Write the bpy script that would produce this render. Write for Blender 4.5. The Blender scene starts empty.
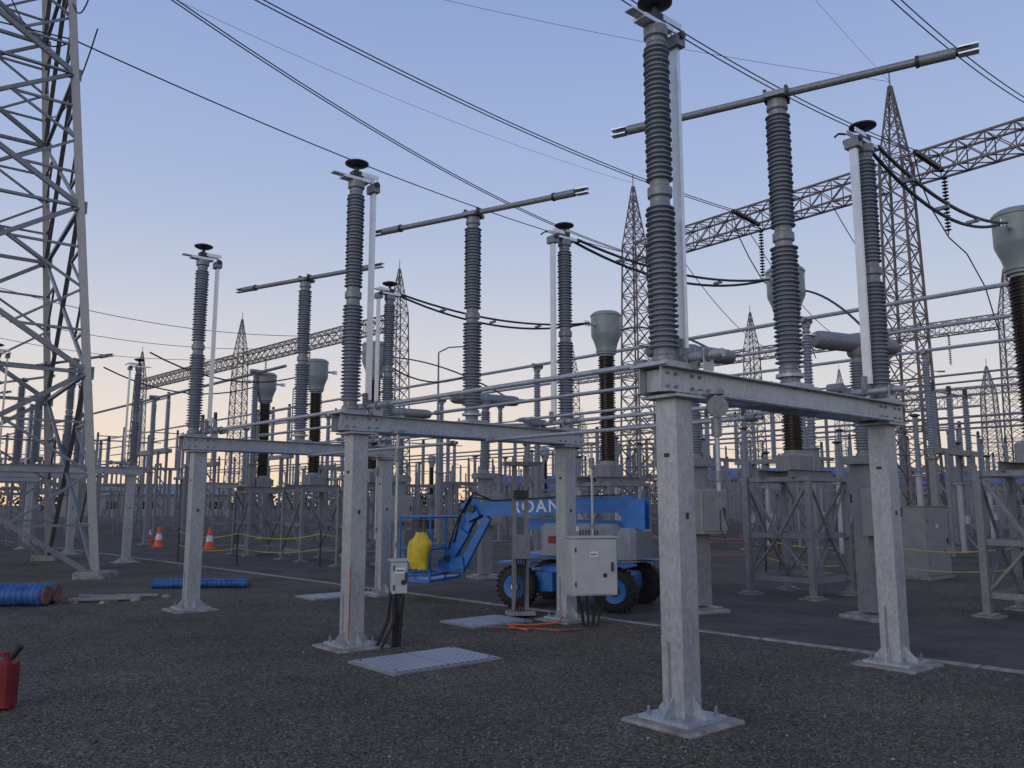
import bpy, math, random
import numpy as np
from mathutils import Vector, Matrix
random.seed(7); np.random.seed(7)
scene=bpy.context.scene
R=math.radians

# ------------------------------------------------------------------ materials
def new_mat(name):
    m=bpy.data.materials.new(name); m.use_nodes=True
    nt=m.node_tree; b=nt.nodes['Principled BSDF']
    return m,nt,b
def ramp(nt,stops,fac=None):
    r=nt.nodes.new('ShaderNodeValToRGB'); e=r.color_ramp.elements
    e[0].position=stops[0][0]; e[0].color=(*stops[0][1],1)
    e[1].position=stops[-1][0]; e[1].color=(*stops[-1][1],1)
    for p,c in stops[1:-1]:
        n=e.new(p); n.color=(*c,1)
    if fac: nt.links.new(fac,r.inputs['Fac'])
    return r
def simple(name,col,rough=.5,metal=0.,scale=6,var=.25,bump=.0,bscale=60):
    m,nt,b=new_mat(name)
    tc=nt.nodes.new('ShaderNodeTexCoord')
    n=nt.nodes.new('ShaderNodeTexNoise'); n.inputs['Scale'].default_value=scale; n.inputs['Detail'].default_value=6
    nt.links.new(tc.outputs['Object'],n.inputs['Vector'])
    lo=tuple(c*(1-var) for c in col); hi=tuple(min(1,c*(1+var)) for c in col)
    r=ramp(nt,[(.3,lo),(.7,hi)],n.outputs['Fac'])
    nt.links.new(r.outputs['Color'],b.inputs['Base Color'])
    rr=nt.nodes.new('ShaderNodeMapRange'); rr.inputs['To Min'].default_value=max(.03,rough-.1); rr.inputs['To Max'].default_value=min(1,rough+.12)
    nt.links.new(n.outputs['Fac'],rr.inputs['Value']); nt.links.new(rr.outputs['Result'],b.inputs['Roughness'])
    b.inputs['Metallic'].default_value=metal
    if bump>0:
        n2=nt.nodes.new('ShaderNodeTexNoise'); n2.inputs['Scale'].default_value=bscale; n2.inputs['Detail'].default_value=4
        nt.links.new(tc.outputs['Object'],n2.inputs['Vector'])
        bp=nt.nodes.new('ShaderNodeBump'); bp.inputs['Strength'].default_value=bump; bp.inputs['Distance'].default_value=.01
        nt.links.new(n2.outputs['Fac'],bp.inputs['Height']); nt.links.new(bp.outputs['Normal'],b.inputs['Normal'])
    return m
def galv(name,c0,c1,metal=.45):
    m,nt,b=new_mat(name)
    tc=nt.nodes.new('ShaderNodeTexCoord')
    mp=nt.nodes.new('ShaderNodeMapping'); mp.inputs['Scale'].default_value=(1,1,.5)
    nt.links.new(tc.outputs['Object'],mp.inputs['Vector'])
    v=nt.nodes.new('ShaderNodeTexVoronoi'); v.inputs['Scale'].default_value=48
    nt.links.new(mp.outputs['Vector'],v.inputs['Vector'])
    n=nt.nodes.new('ShaderNodeTexNoise'); n.inputs['Scale'].default_value=4; n.inputs['Detail'].default_value=8
    nt.links.new(mp.outputs['Vector'],n.inputs['Vector'])
    mp2=nt.nodes.new('ShaderNodeMapping'); mp2.inputs['Scale'].default_value=(22,22,.8)
    nt.links.new(tc.outputs['Object'],mp2.inputs['Vector'])
    n3=nt.nodes.new('ShaderNodeTexNoise'); n3.inputs['Scale'].default_value=1; n3.inputs['Detail'].default_value=3
    nt.links.new(mp2.outputs['Vector'],n3.inputs['Vector'])
    s=nt.nodes.new('ShaderNodeSeparateColor'); nt.links.new(v.outputs['Color'],s.inputs['Color'])
    mx=nt.nodes.new('ShaderNodeMath'); mx.operation='MULTIPLY_ADD'; mx.inputs[1].default_value=.36
    nt.links.new(s.outputs[0],mx.inputs[0])
    m2=nt.nodes.new('ShaderNodeMath'); m2.operation='MULTIPLY'; m2.inputs[1].default_value=.5
    nt.links.new(n.outputs['Fac'],m2.inputs[0])
    m3=nt.nodes.new('ShaderNodeMath'); m3.operation='MULTIPLY_ADD'; m3.inputs[1].default_value=.28
    nt.links.new(n3.outputs['Fac'],m3.inputs[0]); nt.links.new(m2.outputs[0],m3.inputs[2]); nt.links.new(m3.outputs[0],mx.inputs[2])
    r=ramp(nt,[(.3,c0),(.8,c1)],mx.outputs[0])
    nt.links.new(r.outputs['Color'],b.inputs['Base Color'])
    b.inputs['Metallic'].default_value=metal
    rr=nt.nodes.new('ShaderNodeMapRange'); rr.inputs['To Min'].default_value=.34; rr.inputs['To Max'].default_value=.5
    nt.links.new(mx.outputs[0],rr.inputs['Value']); nt.links.new(rr.outputs['Result'],b.inputs['Roughness'])
    return m
M={}
M['galv']=galv('galvanised_steel',(.345,.365,.385),(.51,.535,.555),.45)
M['galvdull']=galv('weathered_steel',(.18,.188,.197),(.28,.29,.30),.2)
M['rusty']=galv('brown_lattice_steel',(.12,.095,.088),(.21,.17,.155),.1)
M['alu']=simple('aluminium_tube',(.74,.755,.77),.33,.55,9,.10)
M['ins']=simple('grey_silicone_insulator',(.235,.26,.30),.5,0,3,.15)
M['porc']=simple('brown_porcelain',(.03,.02,.017),.22,0,3,.3)
M['head']=simple('grey_green_paint',(.25,.29,.28),.4,0,4,.12)
M['paint']=simple('cabinet_grey_paint',(.46,.47,.47),.42,0,5,.08)
M['beige']=simple('grey_cabinet_paint',(.26,.26,.258),.5,0,5,.12)
M['dark']=simple('dark_steel',(.05,.052,.055),.45,.4,8,.3)
M['wire']=simple('dark_conductor',(.06,.065,.07),.5,.3,8,.2)
M['black']=simple('black_rubber',(.018,.018,.018),.7,0,12,.3,.3)
M['conc']=simple('concrete',(.26,.245,.22),.9,0,9,.4,.5,90)
M['blue']=simple('blue_machine_paint',(.015,.16,.47),.38,0,6,.25)
M['bluepipe']=simple('blue_pipe_plastic',(.025,.10,.29),.55,0,5,.4)
M['dust']=simple('orange_clay',(.22,.11,.07),.9,0,14,.4,.5)
M['yellow']=simple('yellow_plastic',(.62,.46,.03),.55,0,8,.25,.6,25)
M['red']=simple('red_plastic',(.20,.010,.014),.45,0,8,.25)
M['orange']=simple('orange_plastic',(.75,.12,.03),.5,0,8,.12)
M['white']=simple('white_paint',(.75,.75,.74),.5,0,8,.06)
M['cream']=simple('engine_cover_paint',(.27,.29,.31),.45,0,8,.16)
M['roofblue']=simple('blue_roof',(.04,.10,.32),.5,0,2,.15)
M['wall']=simple('building_wall',(.24,.24,.25),.8,0,2,.12)
M['leaf']=simple('distant_foliage',(.055,.062,.045),.9,0,.4,.4)
M['copper']=simple('copper_strap',(.35,.12,.06),.55,.4,10,.3)
M['window']=simple('dark_glass',(.02,.025,.03),.15,0,3,.2)

def plate_mat():
    m,nt,b=new_mat('grating_plate')
    tc=nt.nodes.new('ShaderNodeTexCoord')
    w=nt.nodes.new('ShaderNodeTexVoronoi'); w.inputs['Scale'].default_value=12; w.inputs['Randomness'].default_value=0
    nt.links.new(tc.outputs['Object'],w.inputs['Vector'])
    bp=nt.nodes.new('ShaderNodeBump'); bp.inputs['Strength'].default_value=1; bp.inputs['Distance'].default_value=.015
    nt.links.new(w.outputs['Distance'],bp.inputs['Height']); nt.links.new(bp.outputs['Normal'],b.inputs['Normal'])
    r=ramp(nt,[(.36,(.03,.03,.03)),(.46,(.40,.41,.42))],w.outputs['Distance'])
    nt.links.new(r.outputs['Color'],b.inputs['Base Color']); b.inputs['Metallic'].default_value=.3; b.inputs['Roughness'].default_value=.5
    return m
M['plate']=plate_mat()

def gravel_mat():
    m,nt,b=new_mat('gravel_ground')
    tc=nt.nodes.new('ShaderNodeTexCoord')
    v=nt.nodes.new('ShaderNodeTexVoronoi'); v.inputs['Scale'].default_value=58
    nt.links.new(tc.outputs['Object'],v.inputs['Vector'])
    s=nt.nodes.new('ShaderNodeSeparateColor'); nt.links.new(v.outputs['Color'],s.inputs['Color'])
    r=ramp(nt,[(0,(.070,.060,.046)),(.5,(.142,.124,.096)),(.85,(.21,.185,.145)),(1,(.33,.30,.24))],s.outputs[0])
    n=nt.nodes.new('ShaderNodeTexNoise'); n.inputs['Scale'].default_value=.45; n.inputs['Detail'].default_value=8; n.inputs['Roughness'].default_value=.65
    nt.links.new(tc.outputs['Object'],n.inputs['Vector'])
    r2=ramp(nt,[(.32,(.52,.51,.50)),(.68,(1.05,1.0,.93))],n.outputs['Fac'])
    mx=nt.nodes.new('ShaderNodeMix'); mx.data_type='RGBA'; mx.blend_type='MULTIPLY'; mx.inputs[0].default_value=1
    nt.links.new(r.outputs['Color'],mx.inputs[6]); nt.links.new(r2.outputs['Color'],mx.inputs[7])
    nt.links.new(mx.outputs[2],b.inputs['Base Color']); b.inputs['Roughness'].default_value=.95
    b.inputs['Specular IOR Level'].default_value=.2
    bp=nt.nodes.new('ShaderNodeBump'); bp.inputs['Strength'].default_value=.7; bp.inputs['Distance'].default_value=.014; bp.invert=True
    nt.links.new(v.outputs['Distance'],bp.inputs['Height']); nt.links.new(bp.outputs['Normal'],b.inputs['Normal'])
    return m
M['gravel']=gravel_mat()
def stone_mat():
    m,nt,b=new_mat('stone_chips')
    g=nt.nodes.new('ShaderNodeNewGeometry')
    r=ramp(nt,[(0,(.058,.05,.039)),(.55,(.142,.124,.097)),(.92,(.21,.187,.15)),(1,(.38,.35,.29))],g.outputs['Random Per Island'])
    nt.links.new(r.outputs['Color'],b.inputs['Base Color']); b.inputs['Roughness'].default_value=.9; b.inputs['Specular IOR Level'].default_value=.2
    return m
M['stone']=stone_mat()
def road_mat():
    m,nt,b=new_mat('road_surface')
    tc=nt.nodes.new('ShaderNodeTexCoord')
    n=nt.nodes.new('ShaderNodeTexNoise'); n.inputs['Scale'].default_value=.9; n.inputs['Detail'].default_value=10; n.inputs['Roughness'].default_value=.75
    nt.links.new(tc.outputs['Object'],n.inputs['Vector'])
    r=ramp(nt,[(.3,(.06,.053,.044)),(.7,(.155,.137,.112))],n.outputs['Fac'])
    nt.links.new(r.outputs['Color'],b.inputs['Base Color']); b.inputs['Roughness'].default_value=.95; b.inputs['Specular IOR Level'].default_value=.2
    n2=nt.nodes.new('ShaderNodeTexNoise'); n2.inputs['Scale'].default_value=90
    nt.links.new(tc.outputs['Object'],n2.inputs['Vector'])
    bp=nt.nodes.new('ShaderNodeBump'); bp.inputs['Strength'].default_value=.6; bp.inputs['Distance'].default_value=.012
    nt.links.new(n2.outputs['Fac'],bp.inputs['Height']); nt.links.new(bp.outputs['Normal'],b.inputs['Normal'])
    return m
M['road']=road_mat()

# ------------------------------------------------------------------ mesh builder
V3=Vector
class MB:
    def __init__(s): s.v=[];s.f=[];s.m=[];s.mats=[]
    def mi(s,k):
        if k not in s.mats: s.mats.append(k)
        return s.mats.index(k)
    def add(s,vs,fs,k):
        o=len(s.v); s.v.extend([tuple(v) for v in vs]); i=s.mi(k)
        for f in fs: s.f.append(tuple(x+o for x in f)); s.m.append(i)
    def box(s,c,sz,k,rz=0,mat=None):
        x,y,z=[a/2 for a in sz]
        vs=[V3((i*x,j*y,l*z)) for l in(-1,1) for j in(-1,1) for i in(-1,1)]
        Q=Matrix.Rotation(rz,3,'Z') if mat is None else mat
        c=V3(c); vs=[Q@v+c for v in vs]
        s.add(vs,[(0,2,3,1),(4,5,7,6),(0,1,5,4),(2,6,7,3),(0,4,6,2),(1,3,7,5)],k)
    def bbox(s,c,sz,k,bev=.02,rz=0):
        x,y,z=[a/2 for a in sz]; Q=Matrix.Rotation(rz,3,'Z'); c=V3(c)
        def ring(zz,ins):
            X=x-ins;Y=y-ins;b=bev
            return [V3(p) for p in [(-X+b,-Y,zz),(X-b,-Y,zz),(X,-Y+b,zz),(X,Y-b,zz),(X-b,Y,zz),(-X+b,Y,zz),(-X,Y-b,zz),(-X,-Y+b,zz)]]
        rs=ring(-z,bev*.0)+ring(z-bev,0)+ring(z,bev*.8)
        vs=[Q@v+c for v in rs]; fs=[tuple(range(7,-1,-1)),tuple(range(16,24))]
        for l in(0,8):
            for i in range(8):
                j=(i+1)%8; fs.append((l+i,l+j,l+8+j,l+8+i))
        s.add(vs,fs,k)
    def basis(s,d):
        d=d.normalized(); up=V3((0,0,1))
        if abs(d.dot(up))>.98: up=V3((1,0,0))
        a=d.cross(up).normalized(); b=a.cross(d).normalized()
        return a,b
    def prism(s,p1,p2,poly,k,caps=True):
        p1=V3(p1);p2=V3(p2); d=p2-p1
        if d.length<1e-6: return
        a,b=s.basis(d); n=len(poly)
        vs=[p1+a*x+b*y for x,y in poly]+[p2+a*x+b*y for x,y in poly]
        fs=[(i,(i+1)%n,n+(i+1)%n,n+i) for i in range(n)]
        if caps: fs+= [tuple(range(n-1,-1,-1)),tuple(range(n,2*n))]
        s.add(vs,fs,k)
    def cyl(s,p1,p2,r,k,seg=12,r2=None,caps=True):
        p1=V3(p1);p2=V3(p2); r2=r if r2 is None else r2
        a,b=s.basis(p2-p1); vs=[]
        for p,rr in((p1,r),(p2,r2)):
            for i in range(seg):
                t=2*math.pi*i/seg; vs.append(p+a*math.cos(t)*rr+b*math.sin(t)*rr)
        fs=[(i,(i+1)%seg,seg+(i+1)%seg,seg+i) for i in range(seg)]
        if caps: fs+=[tuple(range(seg-1,-1,-1)),tuple(range(seg,2*seg))]
        s.add(vs,fs,k)
    def strut(s,p1,p2,w,k): 
        h=w/2; s.prism(p1,p2,[(-h,-h),(h,-h),(h,h),(-h,h)],k,False)
    def ang(s,p1,p2,w,t,k):
        o=w*.35; s.prism(p1,p2,[(x-o,y-o) for x,y in[(0,0),(w,0),(w,t),(t,t),(t,w),(0,w)]],k,True)
    def lathe(s,prof,k,c=(0,0,0),seg=20,axis=None):
        c=V3(c); n=len(prof); vs=[]
        if axis is None: a,b,d=V3((1,0,0)),V3((0,1,0)),V3((0,0,1))
        else: d=V3(axis).normalized(); a,b=s.basis(d); 
        for r,z in prof:
            for i in range(seg):
                t=2*math.pi*i/seg; vs.append(c+a*(r*math.cos(t))+b*(r*math.sin(t))+d*z)
        fs=[]
        for j in range(n-1):
            for i in range(seg):
                fs.append((j*seg+i,j*seg+(i+1)%seg,(j+1)*seg+(i+1)%seg,(j+1)*seg+i))
        fs+=[tuple(range(seg-1,-1,-1)),tuple(range((n-1)*seg,n*seg))]
        s.add(vs,fs,k)
    def path(s,pts,r,k,seg=6):
        pts=[V3(p) for p in pts]; n=len(pts); vs=[];pa=None
        for i,p in enumerate(pts):
            d=(pts[min(i+1,n-1)]-pts[max(i-1,0)]).normalized()
            if pa is None: a,b=s.basis(d)
            else:
                a=(pa-d*pa.dot(d)).normalized(); b=a.cross(d)
            pa=a
            for j in range(seg):
                t=2*math.pi*j/seg; vs.append(p+a*math.cos(t)*r+b*math.sin(t)*r)
        fs=[]
        for i in range(n-1):
            for j in range(seg):
                fs.append((i*seg+j,i*seg+(j+1)%seg,(i+1)*seg+(j+1)%seg,(i+1)*seg+j))
        s.add(vs,fs,k)
    def mesh(s,name):
        me=bpy.data.meshes.new(name); me.from_pydata(s.v,[],s.f)
        for k in s.mats: me.materials.append(M[k])
        me.polygons.foreach_set('material_index',s.m)
        me.polygons.foreach_set('use_smooth',[True]*len(s.f))
        me.update()
        try: me.set_sharp_from_angle(angle=R(32))
        except Exception as e: print(e)
        return me
def put(name,me,loc=(0,0,0),rz=0,parent=None,sc=1):
    if isinstance(me,MB): me=me.mesh(name+'_mesh')
    o=bpy.data.objects.new(name,me); o.location=loc; o.rotation_euler=(0,0,rz); o.scale=(sc,sc,sc)
    scene.collection.objects.link(o)
    if parent: o.parent=parent
    return o

# ------------------------------------------------------------------ yard grid
A0=V3((1.27,6.46,0)); U=V3((.763,.646,0)).normalized(); VV=V3((-.685,.729,0)).normalized()
AU=math.atan2(U.y,U.x); AV=math.atan2(VV.y,VV.x)
def G(a,b,z=0): return A0+U*a+VV*b+V3((0,0,z))

def insulator(mb,x,y,z0,z1,R0=.122,core=.082,k='ins',pitch=.041,seg=20,units=2,flr=.1,flk='galvdull'):
    L=(z1-z0)/units
    for u in range(units):
        a=z0+u*L; b=a+L
        taper=1-.10*u
        mb.lathe([(flr,a),(flr,a+.035),(flr*.8,a+.05),(flr*.8,a+.09)],flk,(x,y,0),seg)
        prof=[(core*taper,a+.085)]; z=a+.1; i=0
        while z<b-.11:
            rr=(R0 if i%2==0 else R0*.93)*taper
            prof+=[(core*taper,z),(rr,z+.006),(rr,z+.012),(core*taper,z+pitch*.72)]
            z+=pitch; i+=1
        prof.append((core*taper,b-.085))
        mb.lathe(prof,k,(x,y,0),seg)
        mb.lathe([(flr*.8,b-.09),(flr*.8,b-.05),(flr,b-.035),(flr,b)],flk,(x,y,0),seg)

def channel(mb,p1,p2,h,w,t,side,k):
    p=[(0,-h/2),(side*w,-h/2),(side*w,-h/2+t),(side*t,-h/2+t),(side*t,h/2-t),(side*w,h/2-t),(side*w,h/2),(0,h/2)]
    if side<0: p=p[::-1]
    mb.prism(p1,p2,p,k)

SP=3.41
def post(mb,x,y,top=2.58,w=.2):
    mb.bbox((x,y,.03),(.66,.66,.09),'conc',.015)
    mb.box((x,y,.09),(.46,.46,.028),'galv')
    mb.box((x,y,(top+.1)/2),(w,w,top-.1),'galv')
    for i in range(4):
        t=i*math.pi/2; Q=Matrix.Rotation(t,3,'Z')
        vs=[Q@V3((w/2,-.006,.1)),Q@V3((w/2+.12,-.006,.1)),Q@V3((w/2+.12,-.006,.125)),Q@V3((w/2,-.006,.25)),
            Q@V3((w/2,.006,.1)),Q@V3((w/2+.12,.006,.1)),Q@V3((w/2+.12,.006,.125)),Q@V3((w/2,.006,.25))]
        vs=[v+V3((x,y,0)) for v in vs]
        mb.add(vs,[(0,1,2,3),(7,6,5,4),(0,4,5,1),(1,5,6,2),(2,6,7,3)],'galv')
        c=Q@V3((.175,.175,0))
        mb.cyl((x+c.x,y+c.y,.098),(x+c.x,y+c.y,.165),.012,'galvdull',8)
        mb.cyl((x+c.x,y+c.y,.1),(x+c.x,y+c.y,.126),.024,'galvdull',6)
    mb.box((x,y,top-.01),(.36,.36,.022),'galv')
    mb.box((x,y-w/2-.003,1.62),(.03,.004,.05),'dark'); mb.box((x-w/2-.003,y,2.1),(.004,.05,.03),'dark')

def disconnector(seg=20,arm=-70):
    mb=MB(); S=SP
    for x in(0,S): post(mb,x,0)
    for sd in(-1,1):
        channel(mb,(-.28,sd*.1,2.69),(S+.28,sd*.1,2.69),.2,.07,.009,-sd,'galv')
    for x in(-.2,.25,1.2,2.2,S-.25,S+.2):
        mb.box((x,0,2.69),(.012,.19,.17),'galv')
    zb=2.85; xa=-.10; xb=S+.02
    for x in(xa,S/2,xb):
        mb.box((x,0,2.80),(.42,.34,.018),'galv')
        mb.box((x,0,2.825),(.3,.3,.018),'galv')
        for i in(-1,1):
            for j in(-1,1): mb.cyl((x+i*.12,j*.12,2.77),(x+i*.12,j*.12,2.87),.011,'galvdull',6)
    insulator(mb,xa,0,zb,5.55,seg=seg); insulator(mb,xb,0,zb,5.55,seg=seg)
    mb.cyl((S/2,0,2.6),(S/2,0,2.9),.085,'galvdull',16); mb.cyl((S/2,0,2.9),(S/2,0,2.93),.13,'galv',16)
    insulator(mb,S/2,0,2.93,5.5,R0=.13,core=.088,seg=seg)
    for x,s in((xa,1),(xb,-1)):
        mb.cyl((x,0,5.55),(x,0,5.6),.1,'galvdull',16)
        mb.box((x-s*.02,0,5.625),(.36,.13,.035),'alu')
        mb.box((x-s*.22,0,5.645),(.22,.09,.016),'alu')
        mb.box((x,0,5.68),(.13,.11,.09),'dark')
        mb.cyl((x,0,5.7),(x,0,5.80),.028,'dark',10)
        mb.lathe([(.035,5.79),(.10,5.80),(.145,5.825),(.145,5.84),(.09,5.862),(.03,5.87)],'dark',(x,0,0),20)
        for j in(-.05,.05):
            mb.box((x+s*.16,j,5.70),(.24,.012,.05),'alu')
        mb.path([(x+s*.02,.0,5.7),(x+s*.12,.10,5.74),(x+s*.26,.15,5.72),(x+s*.34,.15,5.66)],.012,'dark',6)
        bx=x+s*.24
        mb.box((bx,0,5.56),(.10,.16,.10),'galvdull'); mb.cyl((bx-.0,-.1,5.6),(bx,.1,5.6),.035,'dark',10)
        mb.prism((bx,0,2.98),(bx,0,5.52),[(-.042,-.02),(.042,-.02),(.042,.02),(.034,.02),(.034,-.01),(-.034,-.01),(-.034,.02),(-.042,.02)],'alu')
        mb.box((bx,0.025,2.98),(.10,.05,.16),'galvdull')
        mb.cyl((bx,-.38,2.90),(bx,.38,2.90),.034,'galv',12)
        for j in(-.24,.24):
            mb.box((bx,j,2.86),(.12,.012,.17),'galv'); mb.cyl((bx,j-.02,2.9),(bx,j+.02,2.9),.055,'galvdull',12)
        mb.box((bx+s*.16,.2,2.93),(.34,.03,.05),'galv'); mb.cyl((bx+s*.3,.12,2.93),(bx+s*.3,.28,2.93),.05,'galvdull',12)
    c=V3((S/2,0,5.62)); d=V3((math.cos(R(arm)),math.sin(R(arm)),0)); H=1.66
    mb.cyl((S/2,0,5.5),(S/2,0,5.56),.09,'galvdull',16)
    mb.box((S/2,0,5.59),(.2,.26,.05),'galvdull',R(arm)); 
    for q in(-.1,.1):
        e=c+d*q; mb.box(e+V3((0,0,.0)),(.03,.13,.11),'dark',R(arm))
    mb.cyl(c-d*(H-.35),c+d*(H-.35),.038,'galvdull',14)
    for s in(-1,1):
        mb.cyl(c+d*s*(H-.42),c+d*s*(H-.12),.05,'galvdull',14)
        mb.cyl(c+d*s*(H-.44),c+d*s*(H-.41),.056,'dark',14)
        mb.cyl(c+d*s*(H-.12),c+d*s*(H),.036,'dark',12)
        e=c+d*s*(H-.02); 
        mb.box(e+V3((0,0,.03)),(.16,.09,.012),'alu',R(arm)); mb.box(e+V3((0,0,-.03)),(.16,.09,.012),'alu',R(arm))
    mb.cyl((.1,-.17,2.60),(S-.1,-.17,2.60),.02,'galv',10)
    mb.box((S/2,-.1,2.6),(.05,.22,.02),'galv')
    mb.cyl((S/2-.4,.19,2.76),(S-.2,.19,2.90),.016,'galv',8)
    for x in(-.2,-.1,.1,.2,S-.2,S-.1,S+.1,S+.2):
        for z in(2.64,2.74):
            mb.cyl((x,-.1,z),(x,-.125,z),.014,'galvdull',6)
    for x in(0,S): mb.box((x-.102,.03,.4),(.004,.025,.5),'galvdull')
    zz=np.interp([v[2] for v in mb.v],[-1,0,.3,2.56,2.87,5.55,6.2],[-1,0,.3,2.47,2.78,5.52,6.17])
    mb.v=[(v[0],v[1],float(z)) for v,z in zip(mb.v,zz)]
    return mb.mesh('disconnect_switch_mesh')
near=disconnector(24); 
for i in range(3): put('disconnect_switch',near,G(0,i*4.53,-.05),AU)
far=disconnector(10)
for loc,rz in [((-13.4,21.4,-.05),AU),((-16.9,25.0,-.05),AU),((-20.4,28.6,-.05),AU)]: put('disconnect_switch',far,loc,rz)

mb=MB()
L=4.53
for a,z,r in((.14,2.76,.026),(SP-.22,2.76,.026),(SP/2,2.42,.022),(.85,2.71,.018),(SP/2+.5,2.71,.018)):
    for i in range(2):
        mb.cyl(G(a,i*L+.3,z),G(a,(i+1)*L-.3,z),r,'galv',12)
        for e in(i*L+.42,(i+1)*L-.42): mb.cyl(G(a,e-.05,z),G(a,e+.05,z),r*1.7,'galvdull',12)
put('linkage_rod',mb)

def drive(a,b,zt,zb):
    mb=MB(); p=G(a,b)
    mb.cyl((p.x,p.y,zb),(p.x,p.y,zt),.019,'galv',10)
    mb.cyl((p.x,p.y,zt-.35),(p.x,p.y,zt-.2),.04,'galvdull',10)
    mb.cyl((p.x,p.y,zt-.02),(p.x,p.y,zt+.02),.07,'galvdull',14)
    mb.cyl((p.x,p.y,zb+.12),(p.x,p.y,zb+.2),.035,'galvdull',10)
    return mb,p
mb,p=drive(.26,-.20,2.48,1.66); mb.box((p.x,p.y,1.64),(.08,.05,.13),'galvdull',AU); mb.cyl((p.x,p.y-.06,2.36),(p.x,p.y-.03,2.36),.085,'galvdull',18)
mb.path([p+V3((.02,-.02,1.58)),p+V3((.06,-.02,1.42)),p+V3((.03,-.02,1.34)),p+V3((0,-.02,1.42)),p+V3((.0,-.02,1.56))],.006,'dark')
put('operating_rod',mb)
for a,b,zb in((.42,L-.22,.98),(SP+.16,L-.35,1.15),(SP-.3,2*L-.2,1.0)):
    mb,p=drive(a,b,2.46,zb); put('operating_rod',mb)

def cabinet(name,loc,sz,rz,k='paint',legs=False,cables=4):
    mb=MB(); x,y,z=sz
    mb.bbox((0,0,z/2),(x,y,z),k,.012)
    mb.bbox((0,-y/2-.012,z/2),(x*.94,.024,z*.95),k,.004)
    mb.box((0,0,z+.012),(x+.05,y+.06,.02),k)
    for h in(.2,.8): mb.cyl((-x*.46,-y/2-.03,z*h-.03),(-x*.46,-y/2-.03,z*h+.03),.01,'dark',8)
    mb.box((x*.36,-y/2-.035,z*.5),(.025,.03,.12),'dark')
    mb.box((-x*.05,-y/2-.027,z*.72),(.12,.004,.07),'white'); mb.box((-x*.05,-y/2-.0295,z*.72),(.09,.004,.012),'dark')
    mb.cyl((x*.2,-y/2-.03,z*.35),(x*.2,-y/2-.022,z*.35),.03,'dark',10)
    for i in range(cables):
        cx=(-.3+.6*i/max(1,cables-1))*x
        b=loc[2]
        mb.path([(cx,0,0),(cx,.0,-.08),(cx*.7,.02,-b*.5),(cx*.5,.05,-b-.02)],.016 if i%2 else .022,'black',8)
        mb.cyl((cx,0,-.05),(cx,0,0),.028,'dark',8)
    if legs:
        mb.box((0,0,-.04),(x+.1,y+.1,.1),'conc')
    return put(name,mb,loc,rz)
cabinet('control_cabinet',(1.06,11.35,.42),(.62,.36,.74),R(14))
cabinet('junction_box',(-1.30,9.72,.60),(.17,.15,.36),R(20),'paint',False,3)
cabinet('equipment_kiosk',(9.1,18.8,.06),(1.15,.8,1.5),AU,'beige',True,0)

mb=MB()
for dx in(-.09,.09):
    mb.box((dx,0,1.15),(.06,.06,2.1),'galvdull')
mb.box((0,0,.06),(.4,.3,.05),'conc'); mb.box((0,0,2.2),(.5,.2,.06),'galvdull'); mb.box((0,-.08,1.0),(.24,.12,.34),'galvdull'); mb.box((0,-.06,1.75),(.2,.1,.12),'dark')
for i in range(4): mb.path([(-.06+.04*i,-.06,.85),(-.05+.03*i,-.08,.4),(-.08+.04*i,-.02,.05)],.012,'black')
put('drive_stand',mb,(.12,12.3,0),R(10))

# ------------------------------------------------------------------ current transformers
def lattice_stand(mb,w,h,k='galvdull'):
    c=[(-w/2,-w/2),(w/2,-w/2),(w/2,w/2),(-w/2,w/2)]
    for i in range(4):
        a=V3((*c[i],0)); b=V3((*c[(i+1)%4],0))
        mb.ang(a+V3((0,0,.05)),a+V3((0,0,h)),.10,.01,k)
        mb.box(a+V3((0,0,.045)),(.24,.24,.02),k); mb.box(a+V3((0,0,.0)),(.36,.36,.06),'conc')
        for z in(.30,h*.5,h-.06): mb.ang(a+V3((0,0,z)),b+V3((0,0,z)),.085,.008,k)
        m=(a+b)/2
        mb.ang(a+V3((0,0,.32)),m+V3((0,0,h*.5)),.05,.007,k); mb.ang(b+V3((0,0,.32)),m+V3((0,0,h*.5)),.05,.007,k)
        mb.ang(a+V3((0,0,h-.08)),m+V3((0,0,h*.5)),.05,.007,k); mb.ang(b+V3((0,0,h-.08)),m+V3((0,0,h*.5)),.05,.007,k)
    for y in(-w*.25,w*.25): channel(mb,(-w/2-.1,y,h+.05),(w/2+.1,y,h+.05),.14,.06,.01,1,k)
def ct(seg=20):
    mb=MB(); lattice_stand(mb,1.25,2.1)
    mb.bbox((0,0,2.36),(.5,.5,.30),'galvdull',.03); mb.box((.31,0,2.36),(.12,.22,.22),'galvdull')
    insulator(mb,0,0,2.5,5.1,R0=.205,core=.15,k='porc',pitch=.055,seg=seg,units=1,flr=.22,flk='head')
    mb.lathe([(.2,5.08),(.24,5.12),(.24,5.2),(.27,5.32),(.345,5.5),(.35,5.55),(.35,5.95),(.365,5.96),(.365,5.99),(.33,6.03),(.29,6.06),(.1,6.09)],'head',(0,0,0),max(seg,16))
    for s in(-1,1):
        mb.cyl((s*.3,0,5.72),(s*.6,0,5.72),.035,'alu',10); mb.box((s*.62,0,5.72),(.16,.015,.12),'alu')
    return mb.mesh('current_transformer_mesh')
CTm=ct(22); CTf=ct(10)
for x,y in((7.75,12.2),(5.2,15.3),(2.2,19.0)): put('current_transformer',CTm,(x,y,0),AU)
for x,y in((-3.7,22),(-5.9,24.7),(-8.2,27.3)): put('current_transformer',CTf,(x,y,0),AU,None,.98)

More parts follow.
